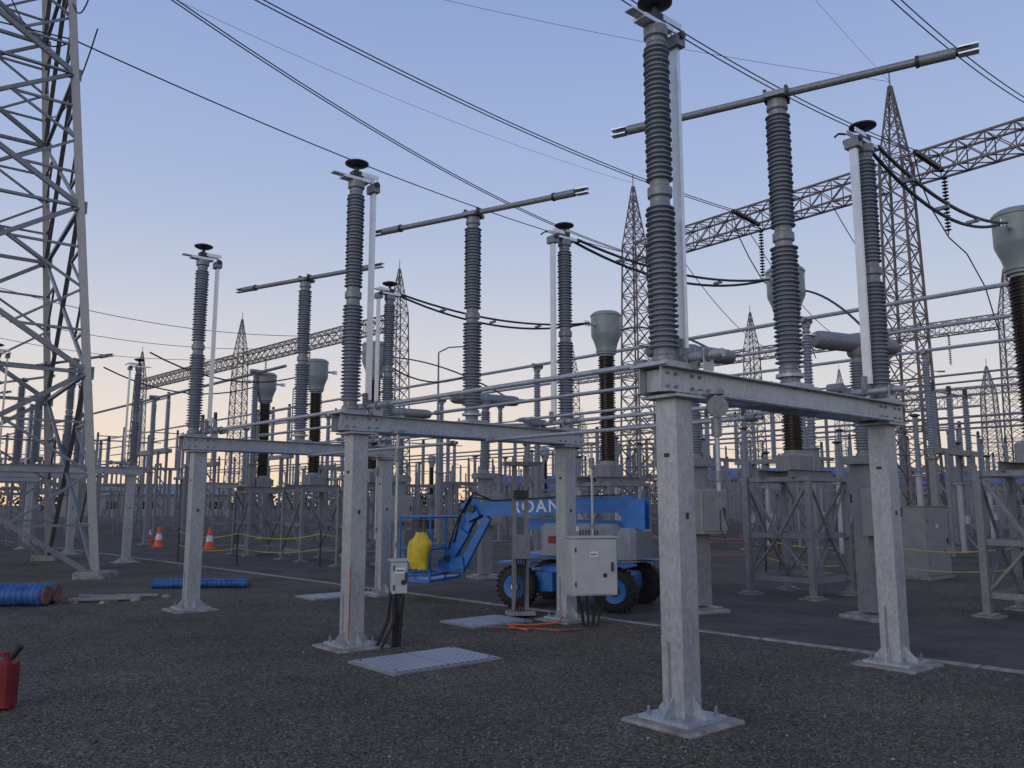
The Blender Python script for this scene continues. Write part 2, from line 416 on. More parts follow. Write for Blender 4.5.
def breaker(seg=16):
    mb=MB(); 
    mb.box((0,0,1.15),(.26,.26,2.1),'galvdull'); mb.box((0,0,.06),(.5,.5,.04),'galvdull'); mb.bbox((0,0,.02),(.66,.66,.07),'conc')
    mb.bbox((0,-.28,1.5),(.5,.3,.66),'beige',.02); mb.box((0,-.44,1.5),(.44,.01,.58),'beige'); mb.box((.16,-.455,1.5),(.02,.02,.12),'dark')
    mb.box((0,0,2.24),(.5,.4,.12),'galvdull')
    insulator(mb,0,0,2.3,3.8,seg=seg,units=1)
    mb.lathe([(.12,3.78),(.14,3.82),(.14,3.9)],'galvdull',(0,0,0),seg)
    mb.lathe([(.03,-.85),(.1,-.83),(.13,-.76),(.135,-.7),(.135,-.05),(.15,-.04),(.15,.04),(.135,.05),(.12,.7),(.1,.8),(.04,.84)],'galvdull',(0,0,3.97),seg,(1,0,0))
    for s in(-1,1): mb.box((s*.9,0,4.02),(.2,.1,.015),'alu')
    return mb.mesh('circuit_breaker_mesh')
BR=breaker()
for x,y in((5.12,12.1),(2.85,12.9),(-.6,18.7),(-2.9,21.5)): put('circuit_breaker',BR,(x,y,0),AU+R(-15))

# ------------------------------------------------------------------ lattice
def lattice(mb,p1,p2,w1,w2,n,lw,bw,k):
    p1=V3(p1);p2=V3(p2); d=(p2-p1).normalized()
    if abs(d.z)>.9: a=U.copy(); b=VV.copy()
    else: b=V3((0,0,1)); a=d.cross(b).normalized()
    sg=[(-1,-1),(1,-1),(1,1),(-1,1)]
    def cor(t,i):
        w=(w1+(w2-w1)*t)/2; return p1.lerp(p2,t)+a*sg[i][0]*w+b*sg[i][1]*w
    for i in range(4): mb.strut(cor(0,i),cor(1,i),lw,k)
    for s in range(n):
        t0=s/n;t1=(s+1)/n
        for i in range(4):
            j=(i+1)%4
            mb.strut(cor(t0,i),cor(t1,j),bw,k)
            mb.strut(cor(t0,j),cor(t1,i),bw,k)
            mb.strut(cor(t1,i),cor(t1,j),bw,k)
def gantry(pts,zb,zp,w=1.1,k='rusty'):
    mb=MB()
    for p in pts:
        p=V3((*p,0))
        lattice(mb,p,p+V3((0,0,zb+.5)),w*1.2,w*.75,17,.08,.035,k)
        lattice(mb,p+V3((0,0,zb+.5)),p+V3((0,0,zp)),w*.75,.08,6,.06,.03,k)
        mb.cyl(p+V3((0,0,zp)),p+V3((0,0,zp+.6)),.025,k,6)
        mb.box(p+V3((0,0,.05)),(w*2,w*2,.14),'conc')
    for i in range(len(pts)-1):
        a=V3((*pts[i],zb));b=V3((*pts[i+1],zb)); dd=(b-a).normalized()*w*.45
        lattice(mb,a+dd,b-dd,.9,.9,max(4,int((b-a).length/1.0)),.075,.035,k)
    return mb
put('lattice_gantry',gantry([(23.1,19.8),(14.6,30),(6.15,40.2)],14,17.6))
put('lattice_gantry',gantry([(-7.7,55),(-23.5,70.6),(-39,86)],14,17.6,1.2))
put('lattice_gantry',gantry([(44,43.5),(33.7,55),(20,68),(6,82)],14,17.6,1.2))
put('lattice_gantry',gantry([(62,80),(40,100),(18,120)],14,18,1.4,'galvdull'))
put('lattice_gantry',gantry([(36,62),(22,78),(8,94)],9.5,12,1.1,'galvdull'))

mb=MB()
cor0=[V3((-9.2,18.7,0)),V3((-13.5,24.6,0)),V3((-19.1,20.0,0)),V3((-14.8,14.1,0))]
cen=V3((-14.15,19.35,0))
def tc(i,z):
    return cor0[i].lerp(cen,min(.36*z/14.7,.8))+V3((0,0,z))
lv=[0,4.6,8.6,12.0,15.0,17.8,20.4,22.6,24.6,26.5]
for i in range(4):
    mb.ang(tc(i,0),tc(i,15),.2,.02,'galvdull'); mb.ang(tc(i,15),tc(i,26.5),.16,.018,'galvdull')
    mb.strut(tc(i,26.5),cen+V3((0,0,32)),.12,'galvdull')
    mb.bbox(cor0[i]+V3((0,0,.03)),(.7,.7,.25),'conc',.04)
    j=(i+1)%4
    for a,b in zip(lv[:-1],lv[1:]):
        mb.ang(tc(i,a),tc(j,b),.11,.012,'galvdull'); mb.ang(tc(j,a),tc(i,b),.11,.012,'galvdull')
        mb.ang(tc(i,b),tc(j,b),.09,.01,'galvdull')
        X=(tc(i,a)+tc(j,b)+tc(j,a)+tc(i,b))/4
        for q,c in(((tc(i,a)+X)/2,i),((tc(i,b)+X)/2,i),((tc(j,a)+X)/2,j),((tc(j,b)+X)/2,j)):
            mb.strut(q,tc(c,q.z),.055,'galvdull'); mb.strut(q,tc(c,(a+b)/2),.055,'galvdull')
    for z in lv[1:6]:
        mb.box(tc(i,z),(.02,.3,.3),'galvdull',AV)
for z,l in((20.4,7),(26.5,6)):
    for s in(-1,1):
        tip=cen+U*s*l+V3((0,0,z))
        for i in range(4): mb.strut(tc(i,z),tip,.08,'galvdull')
put('transmission_tower',mb)

# ------------------------------------------------------------------ overhead wires
def sagpts(p,q,s,n=18):
    p=V3(p);q=V3(q)
    return [p.lerp(q,t/n)-V3((0,0,4*s*(t/n)*(1-t/n))) for t in range(n+1)]
mbw=MB()
def wire(p,q,s,r=.018,pair=0,n=24,k='wire'):
    p=V3(p);q=V3(q); d=(q-p); side=V3((-d.y,d.x,0)).normalized()*pair/2
    if pair:
        for sg in(-1,1): mbw.path(sagpts(p+side*sg,q+side*sg,s,n),r,k,6)
    else: mbw.path(sagpts(p,q,s,n),r,k,6)
def on(t,z=13.6):
    a=V3((14.6,30,z)); b=V3((6.15,40.2,z)); return a.lerp(b,t)
def string(mb,p,q,n=16,r=.11):
    p=V3(p);q=V3(q); mb.cyl(p,q,.02,'dark',6); d=(q-p).normalized(); L=(q-p).length
    for i in range(n):
        z=L*(.08+.84*i/(n-1)); mb.lathe([(.03,z-.03),(r,z-.01),(r,z+.005),(.04,z+.04)],'porc',p,10,d)
mbs=MB()
ends=[(.45,V3((-5.2,18.6,14.3))),(-.13,V3((3.6,18.6,14.3))),(-.42,V3((9.4,18.2,14.3)))]
for t,st in ends:
    e=on(t); d=(e-st).normalized(); s0=e-d*2.4
    string(mbs,e,s0); st2=st-d*14
    wire(st2,s0,1.1,.016,.15,40)
    bot=on(t,11.2); string(mbs,on(t,13.5),bot)
    mbw.path([s0,s0-V3((0,0,1.0))+U*.4,s0-V3((0,0,1.8))+U*1.1,bot-V3((0,0,.1)),bot+U*1.5-V3((0,0,.4)),bot+U*3-V3((0,0,1.4)),bot+U*4-V3((0,0,3))],.025,'wire')
wire((-9.7,17.9,14.6),on(.93),1.0,.017,.12,30)
wire((-22,10,16.5),(-9.7,17.9,14.6),.2,.017,.12,8)
string(mbs,(-9.7,17.9,14.6),(-11.2,17.2,15.1),10)
wire(tc(0,12.9),on(1.05,14.3),.5,.018,.0,30)
wire((-26,8,13),tc(0,12.9),.3,.018)
wire((-30,20,24),(14.6,30,17.8),1.5,.007); wire((-6,10,24),(14.6,30,17.8),1,.006); wire((-30,12,24),(6.15,40.2,17.8),2,.007)
mbw.path(sagpts(tc(0,14.0),(-9.7,17.9,14.6),.9,14),.018,'wire'); mbw.path(sagpts(tc(1,13),tc(0,13.2)+V3((.6,0,0)),.9,10),.018,'wire')
mbw.path(sagpts(tc(0,12.9),tc(0,14.0)+V3((-1.5,0,0)),.6,10),.018,'wire')
for t in(.2,.5,.8):
    a=V3((-7.7,55,13.7)).lerp(V3((-23.5,70.6,13.7)),t); wire(a,a-U*26+V3((0,0,.3)),1.4,.02)
    b=V3((33.7,55,13.7)).lerp(V3((20,68,13.7)),t); wire(b,on(t),1.6,.02)
    string(mbs,b,b-V3((0,0,2.4))); string(mbs,a,a-V3((0,0,2.4)))
put('overhead_wires',mbw); put('insulator_string',mbs)

mbj=MB()
tops=[G(SP+.25,i*L,5.57) for i in range(3)]
cts=[V3((7.75,12.2,5.72)),V3((5.2,15.3,5.72)),V3((2.2,19.0,5.72))]
for t,c in zip(tops,cts):
    e=c-U*.62
    for o in(-.05,.05):
        mbj.path(sagpts(t+VV*o,e+VV*o,.28+o,16),.022,'wire',8)
    for k in(.2,.45,.7):
        q=sagpts(t,e,.28,20)[int(20*k)]; mbj.box(q,(.05,.16,.04),'galvdull',AU)
for (x,y),c in zip(((5.12,12.1),(2.85,12.9),(-.6,18.7)),cts[1:]+[V3((-3.7,22,5.6))]):
    mbj.path(sagpts(V3((x,y,4.05))+U*.7,c+U*.5,-.2,12),.02,'wire',6)
for p,q in((V3((-3.7,22,5.6)),V3((-1.0,24.4,5.6))),(V3((-5.9,24.7,5.6)),V3((-9.6,21.6,5.6))),(V3((-8.2,27.3,5.6)),V3((-12,24,5.6)))):
    mbj.path(sagpts(p,q,.55,12),.022,'wire',6)
put('jumper_cable',mbj)

# ------------------------------------------------------------------ bus supports & tubes
def bus_support(h=2.9,top=5.95,seg=8):
    mb=MB(); mb.box((0,0,h/2),(.18,.18,h),'galvdull'); mb.box((0,0,.04),(.5,.5,.06),'conc'); mb.box((0,0,h),(.34,.34,.03),'galvdull')
    insulator(mb,0,0,h+.02,top-.15,R0=.12,pitch=.075,seg=seg,units=1)
    mb.box((0,0,top-.1),(.16,.16,.1),'galvdull'); mb.cyl((-.0,-.2,top),(0,.2,top),.08,'galvdull',8)
    return mb
BS=bus_support().mesh('bus_support_mesh'); BS2=bus_support(2.4,4.7).mesh('bus_support_low_mesh')
mbt=MB()
for a in(13,16.2,19.4):
    for b in np.arange(-12,75,9.06): put('bus_support',BS,G(a,b),AV)
    mbt.cyl(G(a,-14,5.99),G(a,76,5.99),.05,'galv',8)
for a in(27,29.5,32):
    for b in np.arange(-25,80,9.06): put('bus_support',BS2,G(a,b+random.uniform(-1,1)),AV)
    mbt.cyl(G(a,-26,4.74),G(a,80,4.74),.05,'galvdull',6)
for a,z in((40,8.2),(43,8.2),(46,8.2)):
    mbt.cyl(G(a,-30,z),G(a,90,z),.06,'galvdull',6)
for a,b0 in((-6,24),(-3,29),(7,22)):
    mbt.cyl(G(a,b0-2,5.9),G(a,80,5.9),.05,'galvdull',6)
    for b in np.arange(b0,80,9): put('bus_support',BS,G(a,b),AV)
put('bus_tube',mbt)
def hstand(h=2.75,t=5.0,sp=2.2,box=True):
    mb=MB()
    for x in(-sp,0,sp):
        insulator(mb,x,0,h,t,R0=.12,pitch=.085,seg=7,units=1)
        mb.cyl((x,0,t),(x,0,t+.3),.08,'dark',6)
        mb.box((x+.3,0,t+.05),(.5,.06,.05),'galvdull')
    for x in(-sp*.8,sp*.8): 
        for y in(-.2,.2): mb.box((x,y,h/2-.05),(.1,.1,h-.1),'galvdull')
        for z in np.arange(.6,h-.2,.6): mb.strut((x,-.2,z-.5),(x,.2,z),.05,'galvdull')
    mb.box((0,0,h-.1),(sp*2+.8,.3,.18),'galvdull'); mb.cyl((-sp,0,t+.05),(sp,0,t+.05),.04,'galv',6)
    if box: mb.bbox((.5,-.3,1.1),(.34,.22,.5),'beige'); mb.box((.5,-.1,.45),(.06,.06,.9),'galvdull')
    return mb
HS=hstand().mesh('isolator_bay_mesh'); HS2=hstand(3.4,5.2,1.3,False).mesh('isolator_bay_narrow_mesh'); HS3=hstand(4.2,6.6,1.8,False).mesh('isolator_bay_tall_mesh')
for a in(23.5,36,41,48,55,62,70,80):
    for b in np.arange(-35,100,5.4):
        r=random.random()
        if r<.88: put('isolator_bay',HS if r<.35 else HS2 if r<.7 or a<30 else HS3,G(a+random.uniform(-1.2,1.2),b+random.uniform(-1,1)),AV if random.random()<.5 else AU)
for a in(-3,3,9.5,16,-12):
    for b in np.arange(32 if a>-5 else 44,104,6.0): put('isolator_bay',random.choice([HS,HS2,HS3]),G(a,b+random.uniform(-.8,.8)),AU if random.random()<.5 else AV)
for b in np.arange(-20,70,6.8): put('current_transformer',CTf,G(38.5,b),AU,None,.95)
mbp=MB()
for i in range(9):
    p=G(10.5+ (i%3)*1.1,-7+ (i//3)*3.2+ (i%2)*.6); mbp.box(p+V3((0,0,1.3)),(.1,.1,2.6),'galvdull'); mbp.box(p+V3((0,0,2.62)),(.3,.3,.03),'galvdull')
    mbp.cyl(p+V3((0,0,2.6)),p+V3((0,0,3.5)),.06,'ins',8)
    mbp.box(p+V3((0,0,.03)),(.4,.4,.06),'conc')
for k in range(3):
    mbp.cyl(G(10.5,-7+k*3.2,3.5),G(12.7,-7+k*3.2,3.5),.03,'alu',8)
put('surge_arrester_stand',mbp)
def arr(h,t):
    mb=MB(); mb.box((0,0,h/2),(.14,.14,h),'galv'); mb.box((0,0,.03),(.4,.4,.05),'conc'); mb.box((0,0,h),(.3,.3,.03),'galv')
    insulator(mb,0,0,h+.02,t,R0=.1,core=.07,pitch=.07,seg=8,units=1,flr=.08); mb.lathe([(.06,t),(.16,t+.05),(.16,t+.08),(.05,t+.12)],'dark',(0,0,0),10)
    mb.box((.12,-.12,1.1),(.2,.12,.28),'paint'); return mb.mesh('surge_arrester_mesh')
AR=arr(2.3,3.6); AR2=arr(2.5,4.3)
for a,b0,b1,st in((21.5,-14,26,3.0),(24.8,-16,30,3.4),(34,-22,40,4.0)):
    for b in np.arange(b0,b1,st): put('surge_arrester',AR if random.random()<.5 else AR2,G(a,b+random.uniform(-.5,.5)),AU)
for x,y,h in((-3.6,40,9),(-16,60,10),(30,60,11)):
    mb=MB(); mb.cyl((0,0,0),(0,0,h),.09,'galvdull',8,.04); mb.path([(0,0,h),(.5,0,h+.25),(1.3,0,h+.3)],.035,'galvdull'); mb.box((1.5,0,h+.28),(.5,.2,.1),'galvdull'); put('light_mast',mb,(x,y,0))

# ------------------------------------------------------------------ boom lift
bl=bpy.data.objects.new('boom_lift',None); scene.collection.objects.link(bl); bl.location=(1.12,13.7,0); bl.rotation_euler=(0,0,R(155)); bl.scale=(.96,.96,.96)
def wheel(mb,x,y,s):
    prof=[(.14,-.12),(.26,-.12),(.32,-.09),(.34,-.05),(.34,.05),(.32,.09),(.26,.12),(.14,.12)]
    mb.lathe(prof,'black',(x,y,.34),28,(0,1,0))
    for i in range(26):
        t=2*math.pi*i/26; c=V3((x+.335*math.cos(t),y,.34+.335*math.sin(t)))
        Q=Matrix.Rotation(-t,3,'Y'); mb.box(c,(.03,.22,.035),'black',0,Q)
    mb.lathe([(.05,-.02),(.09,.02),(.19,.03),(.2,.0)][::-1],'blue',(x,y+s*.1,.34),18,(0,s,0))
    mb.cyl((x,y+s*.08,.34),(x,y+s*.15,.34),.06,'white',12)
mb=MB()
for x in(-.85,.85):
    for y in(-.72,.72): wheel(mb,x,y,1 if y>0 else -1)
    mb.box((x,0,.34),(.16,1.25,.16),'dark')
mb.bbox((0,0,.45),(1.9,.75,.26),'blue',.04); mb.bbox((0,0,.62),(1.1,.9,.1),'blue',.03)
for x in(-.85,.85): 
    for y in(-.72,.72): mb.bbox((x,y,.73),(.6,.28,.03),'blue',.01)
mb.box((.42,.5,.42),(.3,.25,.3),'blue')
put('chassis',mb,parent=bl)
mb=MB()
mb.cyl((0,0,.67),(0,0,.78),.42,'dark',24)
mb.box((0,0,.82),(2.0,.95,.07),'blue')
mb.bbox((-.15,.40,1.10),(1.35,.34,.52),'cream',.07); mb.bbox((-.15,-.40,1.10),(1.35,.34,.52),'cream',.07)
mb.bbox((-.93,0,1.05),(.36,1.1,.5),'cream',.07)
for i in range(7): mb.box((-.5+.05*i,.575,1.15),(.02,.008,.22),'dark')
mb.box((.25,.575,1.1),(.22,.008,.12),'red'); mb.box((-.1,.575,1.28),(.16,.008,.08),'white')
put('turret_body',mb,parent=bl)
mb=MB()
def arm(p,q,w,h,k='blue'):
    p=V3(p);q=V3(q); mb.prism(p,q,[(-w/2,-h/2),(w/2,-h/2),(w/2,h/2),(-w/2,h/2)],k)
arm((-1.0,.12,1.68),(1.75,.12,1.60),.22,.27)
arm((1.7,.12,1.60),(1.98,.12,1.58),.16,.19)
arm((-.9,-.15,1.3),(1.0,-.15,1.34),.18,.2)
for s in(0,.26): mb.box((-1.0,s,1.52),(.4,.03,.5),'blue')
arm((1.9,.12,1.66),(2.45,.12,.75),.13,.2); arm((1.75,.02,1.5),(2.25,.02,.62),.07,.09,'dark')
arm((2.1,.22,1.2),(2.55,.22,.55),.1,.2); arm((1.65,.22,1.45),(2.2,.22,.5),.08,.14)
mb.box((2.0,.12,1.57),(.26,.3,.34),'blue',0,Matrix.Rotation(R(25),3,'Y'))
mb.box((2.35,.15,.62),(.5,.3,.22),'blue',0,Matrix.Rotation(R(10),3,'Y'))
mb.cyl((1.95,-.08,1.6),(1.95,.32,1.6),.07,'dark',14); mb.cyl((2.42,-.08,.72),(2.42,.32,.72),.06,'dark',14)
mb.path([(1.6,.25,1.76),(1.9,.3,1.88),(2.15,.3,1.5),(2.3,.28,1.0)],.018,'black',8); mb.path([(1.5,.26,1.74),(1.95,.34,1.80),(2.2,.33,1.4),(2.4,.3,.9)],.014,'black',8)
mb.path([(-.8,.26,1.83),(.3,.26,1.80),(1.5,.26,1.74)],.012,'black',6)
put('boom',mb,parent=bl)
mb=MB()
bx,by=2.85,.15; w,d,h=.62,1.1,1.1; z0=.35
mb.box((bx,by,z0),(w,d,.05),'blue'); 
for x in(-w/2,w/2):
    for y in(-d/2,0,d/2): mb.cyl((bx+x,by+y,z0),(bx+x,by+y,z0+h),.02,'blue',8)
for z in(.1,.55,1.1):
    for x in(-w/2,w/2): mb.cyl((bx+x,by-d/2,z0+z),(bx+x,by+d/2,z0+z),.02,'blue',8)
    for y in(-d/2,d/2): mb.cyl((bx-w/2,by+y,z0+z),(bx+w/2,by+y,z0+z),.02,'blue',8)
mb.bbox((bx-.1,by+d/2-.1,z0+.98),(.34,.24,.16),'dark')
# yellow equipment bag hung on the rail: slumped sack outline
rg=random.Random(3); nr=9; ns=14; vs=[]
for j in range(nr):
    f=j/(nr-1); rw=(.13+.06*math.sin(f*math.pi*.9))*(1-.45*max(0,f-.75)/.25); zc=z0+.22+f*.62
    for i in range(ns):
        t=2*math.pi*i/ns; k=1+rg.uniform(-.09,.09)
        vs.append((bx-.18+rw*1.15*math.cos(t)*k+.03*math.sin(f*5),by+d/2+.13+rw*.75*math.sin(t)*k,zc+rg.uniform(-.015,.015)))
fs=[(j*ns+i,j*ns+(i+1)%ns,(j+1)*ns+(i+1)%ns,(j+1)*ns+i) for j in range(nr-1) for i in range(ns)]
fs+=[tuple(range(ns-1,-1,-1)),tuple(range((nr-1)*ns,nr*ns))]
mb.add(vs,fs,'yellow')
mb.path([(bx-.26,by+d/2+.1,z0+.82),(bx-.22,by+d/2+.03,z0+1.1),(bx-.12,by+d/2+.03,z0+1.1),(bx-.1,by+d/2+.1,z0+.82)],.012,'dark',6)
put('basket',mb,parent=bl)
cu=bpy.data.curves.new('boom_lettering','FONT'); cu.body='ROAN S'; cu.size=.29; cu.extrude=.003; cu.offset=.004; cu.align_x='CENTER'; cu.align_y='CENTER'; cu.materials.append(M['white'])
t=bpy.data.objects.new('boom_lettering',cu); scene.collection.objects.link(t); t.parent=bl
t.matrix_local=Matrix.Translation((.60,.235,1.635))@Matrix.Rotation(R(1.7),4,'Y')@Matrix(((-1,0,0,0),(0,0,1,0),(0,1,0,0),(0,0,0,1)))
cu.space_character=1.2

# ------------------------------------------------------------------ ground
mb=MB(); S=1500
mb.add([(-S,-S,0),(S,-S,0),(S,S,0),(-S,S,0)],[(0,1,2,3)],'gravel'); put('ground',mb)
NU=V3((VV.y,-VV.x,0))
def K(n,b,z=0): return A0+NU*n+VV*b+V3((0,0,z))
mb=MB(); mb.add([K(3.98,-40,.004),K(3.98,140,.004),K(7.9,140,.004),K(7.9,-40,.004)],[(3,2,1,0)],'road'); put('access_road',mb)
mb=MB()
for b in np.arange(-20,80,2.4):
    mb.bbox(K(3.9,b+1.2,-.01),(2.385,.11,.05+random.uniform(-.01,.006)),'conc',.01,AV)
put('concrete_edging',mb)
for c,sz in(((-.89,8.87),(1.25,.8)),((-.35,11.75),(.95,.72)),((-3.2,14.9),(.9,.7)),((9.4,13.0),(1.2,.8))):
    mb=MB(); mb.bbox((0,0,.008),(sz[0]+.08,sz[1]+.08,.03),'galvdull',.006); mb.box((0,0,.026),(sz[0],sz[1],.012),'plate')
    for x in(-.46,.46):
        for y in(-.42,.42): mb.cyl((x*sz[0],y*sz[1],.03),(x*sz[0],y*sz[1],.038),.016,'dark',8)
    mb.box((0,0,.034),(.02,sz[1],.006),'galvdull')
    put('cable_pit_cover',mb,(*c,0),AU)
def stones(n):
    Y=4.0+ (np.random.rand(n)**1.3)*11; X=(np.random.rand(n)*2-1)*(Y*.66+.3)
    rel=np.stack([X-A0.x,Y-A0.y],1); nn=rel@np.array([NU.x,NU.y])
    keep=nn<3.8
    for i in range(3):
        for a in(0,SP):
            p=G(a,i*4.53); dx=X-p.x;dy=Y-p.y
            uu=abs(dx*U.x+dy*U.y); vv=abs(dx*VV.x+dy*VV.y); keep&=~((uu<.33)&(vv<.33)&(np.random.rand(n)>.03))
    for c,sz in(((-.89,8.87),(.68,.45)),((-.35,11.75),(.53,.42)),((-3.2,14.9),(.53,.42))):
        dx=X-c[0];dy=Y-c[1]; uu=abs(dx*U.x+dy*U.y); vv=abs(dx*VV.x+dy*VV.y); keep&=~((uu<sz[0])&(vv<sz[1])&(np.random.rand(n)>.03))
    X=X[keep];Y=Y[keep];n=len(X)
    s=np.random.uniform(.004,.010,n)*(1+.8*(np.random.rand(n)>.96))
    base=np.array([[1,0,0],[-1,0,0],[0,1,0],[0,-1,0],[0,0,.7],[0,0,-.5]],float)
    th=np.random.rand(n)*6.28; j=1+np.random.uniform(-.35,.35,(n,6,3))
    v=base[None]*j*s[:,None,None]+np.random.uniform(-.2,.2,(n,6,3))*s[:,None,None]
    c,sn=np.cos(th)[:,None],np.sin(th)[:,None]
    x=v[...,0]*c-v[...,1]*sn+X[:,None]; y=v[...,0]*sn+v[...,1]*c+Y[:,None]; z=v[...,2]+(s*.3)[:,None]
    vs=np.stack([x,y,z],-1).reshape(-1,3)
    f=np.array([[0,2,4],[2,1,4],[1,3,4],[3,0,4],[2,0,5],[1,2,5],[3,1,5],[0,3,5]])
    fs=(f[None]+np.arange(n)[:,None,None]*6).reshape(-1,3)
    me=bpy.data.meshes.new('gravel_mesh'); me.vertices.add(len(vs)); me.vertices.foreach_set('co',vs.ravel())
    me.loops.add(fs.size); me.loops.foreach_set('vertex_index',fs.ravel().astype(np.int32))
    me.polygons.add(len(fs)); me.polygons.foreach_set('loop_start',(np.arange(len(fs))*3).astype(np.int32))
    me.materials.append(M['stone']); me.update(calc_edges=True); me.validate()
    put('gravel',me)
stones(60000)

# ------------------------------------------------------------------ site clutter
def pipe(loc,rz,Ln,r,n=1):
    mb=MB()
    for i in range(n):
        y=i*r*2.05; prof=[]; z=0
        while z<Ln: prof+=[(r,z),(r,z+.05),(r*.95,z+.06),(r*.95,z+.08)]; z+=.09
        mb.lathe(prof,'bluepipe',(0,y,r),20,(1,0,0))
        mb.cyl((Ln,y,r),(Ln+.06,y,r),r*.9,'dust',16)
    return put('blue_conduit_pipe',mb,loc,rz)
pipe((-11.6,13.4,0),R(3),4.1,.165,2)
pipe((-6.95,16.4,0),R(6),1.75,.085,2)
mb=MB()
for i in range(36):
    x,y=random.gauss(0,.5),random.gauss(0,.3); s=random.uniform(.03,.11)
    mb.lathe([(s,0),(s*.9,s*.3),(s*.5,s*.6),(.01,s*.7)],'dust' if i%2 else 'conc',(x,y,0),7)
mb.box((.5,-.1,.05),(1.1,.09,.04),'beige',.3); mb.box((.3,.25,.05),(.9,.08,.04),'beige',-.2); mb.box((.9,.2,.08),(.7,.06,.03),'galvdull',.1)
put('rubble_pile',mb,(-7.3,14.3,0))
mb=MB(); mb.bbox((0,0,.2),(.36,.2,.36),'red',.03); mb.box((0,0,.42),(.22,.03,.03),'red'); mb.box((-.1,0,.4),(.03,.03,.06),'red'); mb.box((.1,0,.4),(.03,.03,.06),'red')
mb.cyl((.13,0,.38),(.2,0,.48),.025,'black',10); mb.box((0,-.105,.2),(.26,.012,.03),'red',0,Matrix.Rotation(.8,3,'Y')); mb.box((0,-.105,.2),(.26,.011,.03),'red',0,Matrix.Rotation(-.8,3,'Y'))
put('red_fuel_can',mb,(-4.14,6.85,0),R(10))
def cone():
    mb=MB(); mb.box((0,0,.02),(.42,.42,.04),'orange'); mb.lathe([(.17,.04),(.128,.28)],'orange',(0,0,0),16); mb.lathe([(.128,.28),(.085,.5)],'white',(0,0,0),16); mb.lathe([(.085,.5),(.035,.78)],'orange',(0,0,0),16)
    return mb.mesh('traffic_cone_mesh')
cn=cone()
for x,y in((-13.6,32.4),(-11.0,30.6),(-16.2,37.5)): put('traffic_cone',cn,(x,y,0))
mb=MB(); mb.path([(.2,10.9,.02),(.0,11.1,.03),(-.05,11.3,.03),(.3,11.3,.03),(.62,11.5,.03),(.7,11.75,.08)],.012,'orange',6)
mb.path([(.9,11.0,.02),(.6,10.8,.03),(.25,10.95,.03),(-.3,11.15,.02)],.012,'copper',6); put('orange_cable',mb)
mb=MB()
c=G(0,L); mb.path([c+V3((.0,-.17,.1)),c+V3((.0,-.16,.9))],.008,'copper',6); mb.path([c+V3((.3,-.1,.0)),c+V3((.42,-.05,.3)),c+V3((.45,-.05,.62))],.02,'black',8)
mb.path([c+V3((.36,-.12,.0)),c+V3((.5,-.05,.3)),c+V3((.5,-.05,.62))],.016,'black',8); put('earthing_cable',mb)
def rope(pts,h,k):
    mb=MB()
    for p in pts: mb.cyl((*p,0),(*p,h+.1),.022,'dark',6)
    for a,b in zip(pts[:-1],pts[1:]):
        mb.path(sagpts((*a,h),(*b,h),.14,8),.011,k,5); mb.path(sagpts((*a,h*.55),(*b,h*.55),.12,8),.008,k,5)
    put('barrier_rope',mb)
rope([(5.5,18.3),(7.2,16.8),(9.2,15.2),(11,13.4)],.85,'yellow'); rope([(4.2,21),(6.5,20.5),(9,22)],.9,'orange')
rope([(-9.5,24),(-7.3,22.4),(-5,22),(-3,23)],.85,'yellow')

# ------------------------------------------------------------------ distance
def building(name,loc,sz,rz,roofk,wallk='wall'):
    mb=MB(); x,y,z=sz
    mb.box((0,0,z/2),(x,y,z),wallk)
    mb.add([(-x/2-.4,-y/2-.5,z),(x/2+.4,-y/2-.5,z),(x/2+.4,0,z+1.6),(-x/2-.4,0,z+1.6),(-x/2-.4,y/2+.5,z),(x/2+.4,y/2+.5,z)],[(0,1,2,3),(3,2,5,4),(0,3,4),(1,5,2)],roofk)
    n=int(x/4)
    for i in range(n):
        cx=-x/2+(i+.5)*x/n; mb.box((cx,-y/2-.03,z*.5),(1.6,.08,1.1),'window'); mb.box((cx,-y/2-.05,z*.5-.6),(1.8,.14,.08),'white')
    mb.box((x*.3,-y/2-.04,1.1),(1.1,.1,2.2),'dark')
    put(name,mb,loc,rz)
building('substation_control_building',(33,105,0),(20,10,4.6),R(-8),'roofblue')
building('substation_control_building',(60,112,0),(18,9,4.2),R(-14),'roofblue')
building('substation_control_building',(4,110,0),(12,8,3.8),R(5),'roofblue')
building('storage_shed',(-52,120,0),(22,10,3.0),R(20),'wall','beige')
nv=[];nf=[]
def belt(x0,y0,x1,y1,n):
    for i in range(n):
        t=random.random(); cx=x0+(x1-x0)*t; cy=y0+(y1-y0)*t+random.uniform(-6,6); h=random.uniform(2.5,6.0)
        wv=h*random.uniform(.4,.7)
        for k in range(60):
            a=random.random()*6.28; rr=random.random()**.5*wv; z=h*(.15+.85*random.random()); rr*=math.sqrt(max(.05,1-((z/h-.5)*1.8)**2))
            p=V3((cx+rr*math.cos(a),cy+rr*math.sin(a),z)); s=random.uniform(.25,.6); o=len(nv)
            for q in range(4): nv.append(tuple(p+V3((random.uniform(-s,s),random.uniform(-s,s),random.uniform(-s,s)))))
            nf.extend([(o,o+1,o+2),(o,o+2,o+3)])
belt(-190,150,190,190,420)
me=bpy.data.meshes.new('distant_trees_mesh'); me.from_pydata(nv,[],nf); me.materials.append(M['leaf']); put('distant_trees',me)
mb=MB()
for i in range(-40,41):
    x=i*3.2; mb.cyl((x,128,0),(x,128,2.4),.05,'galvdull',5)
for z in(.1,1.2,2.3): mb.cyl((-128,128,z),(128,128,z),.03,'galvdull',4)
put('perimeter_fence',mb)

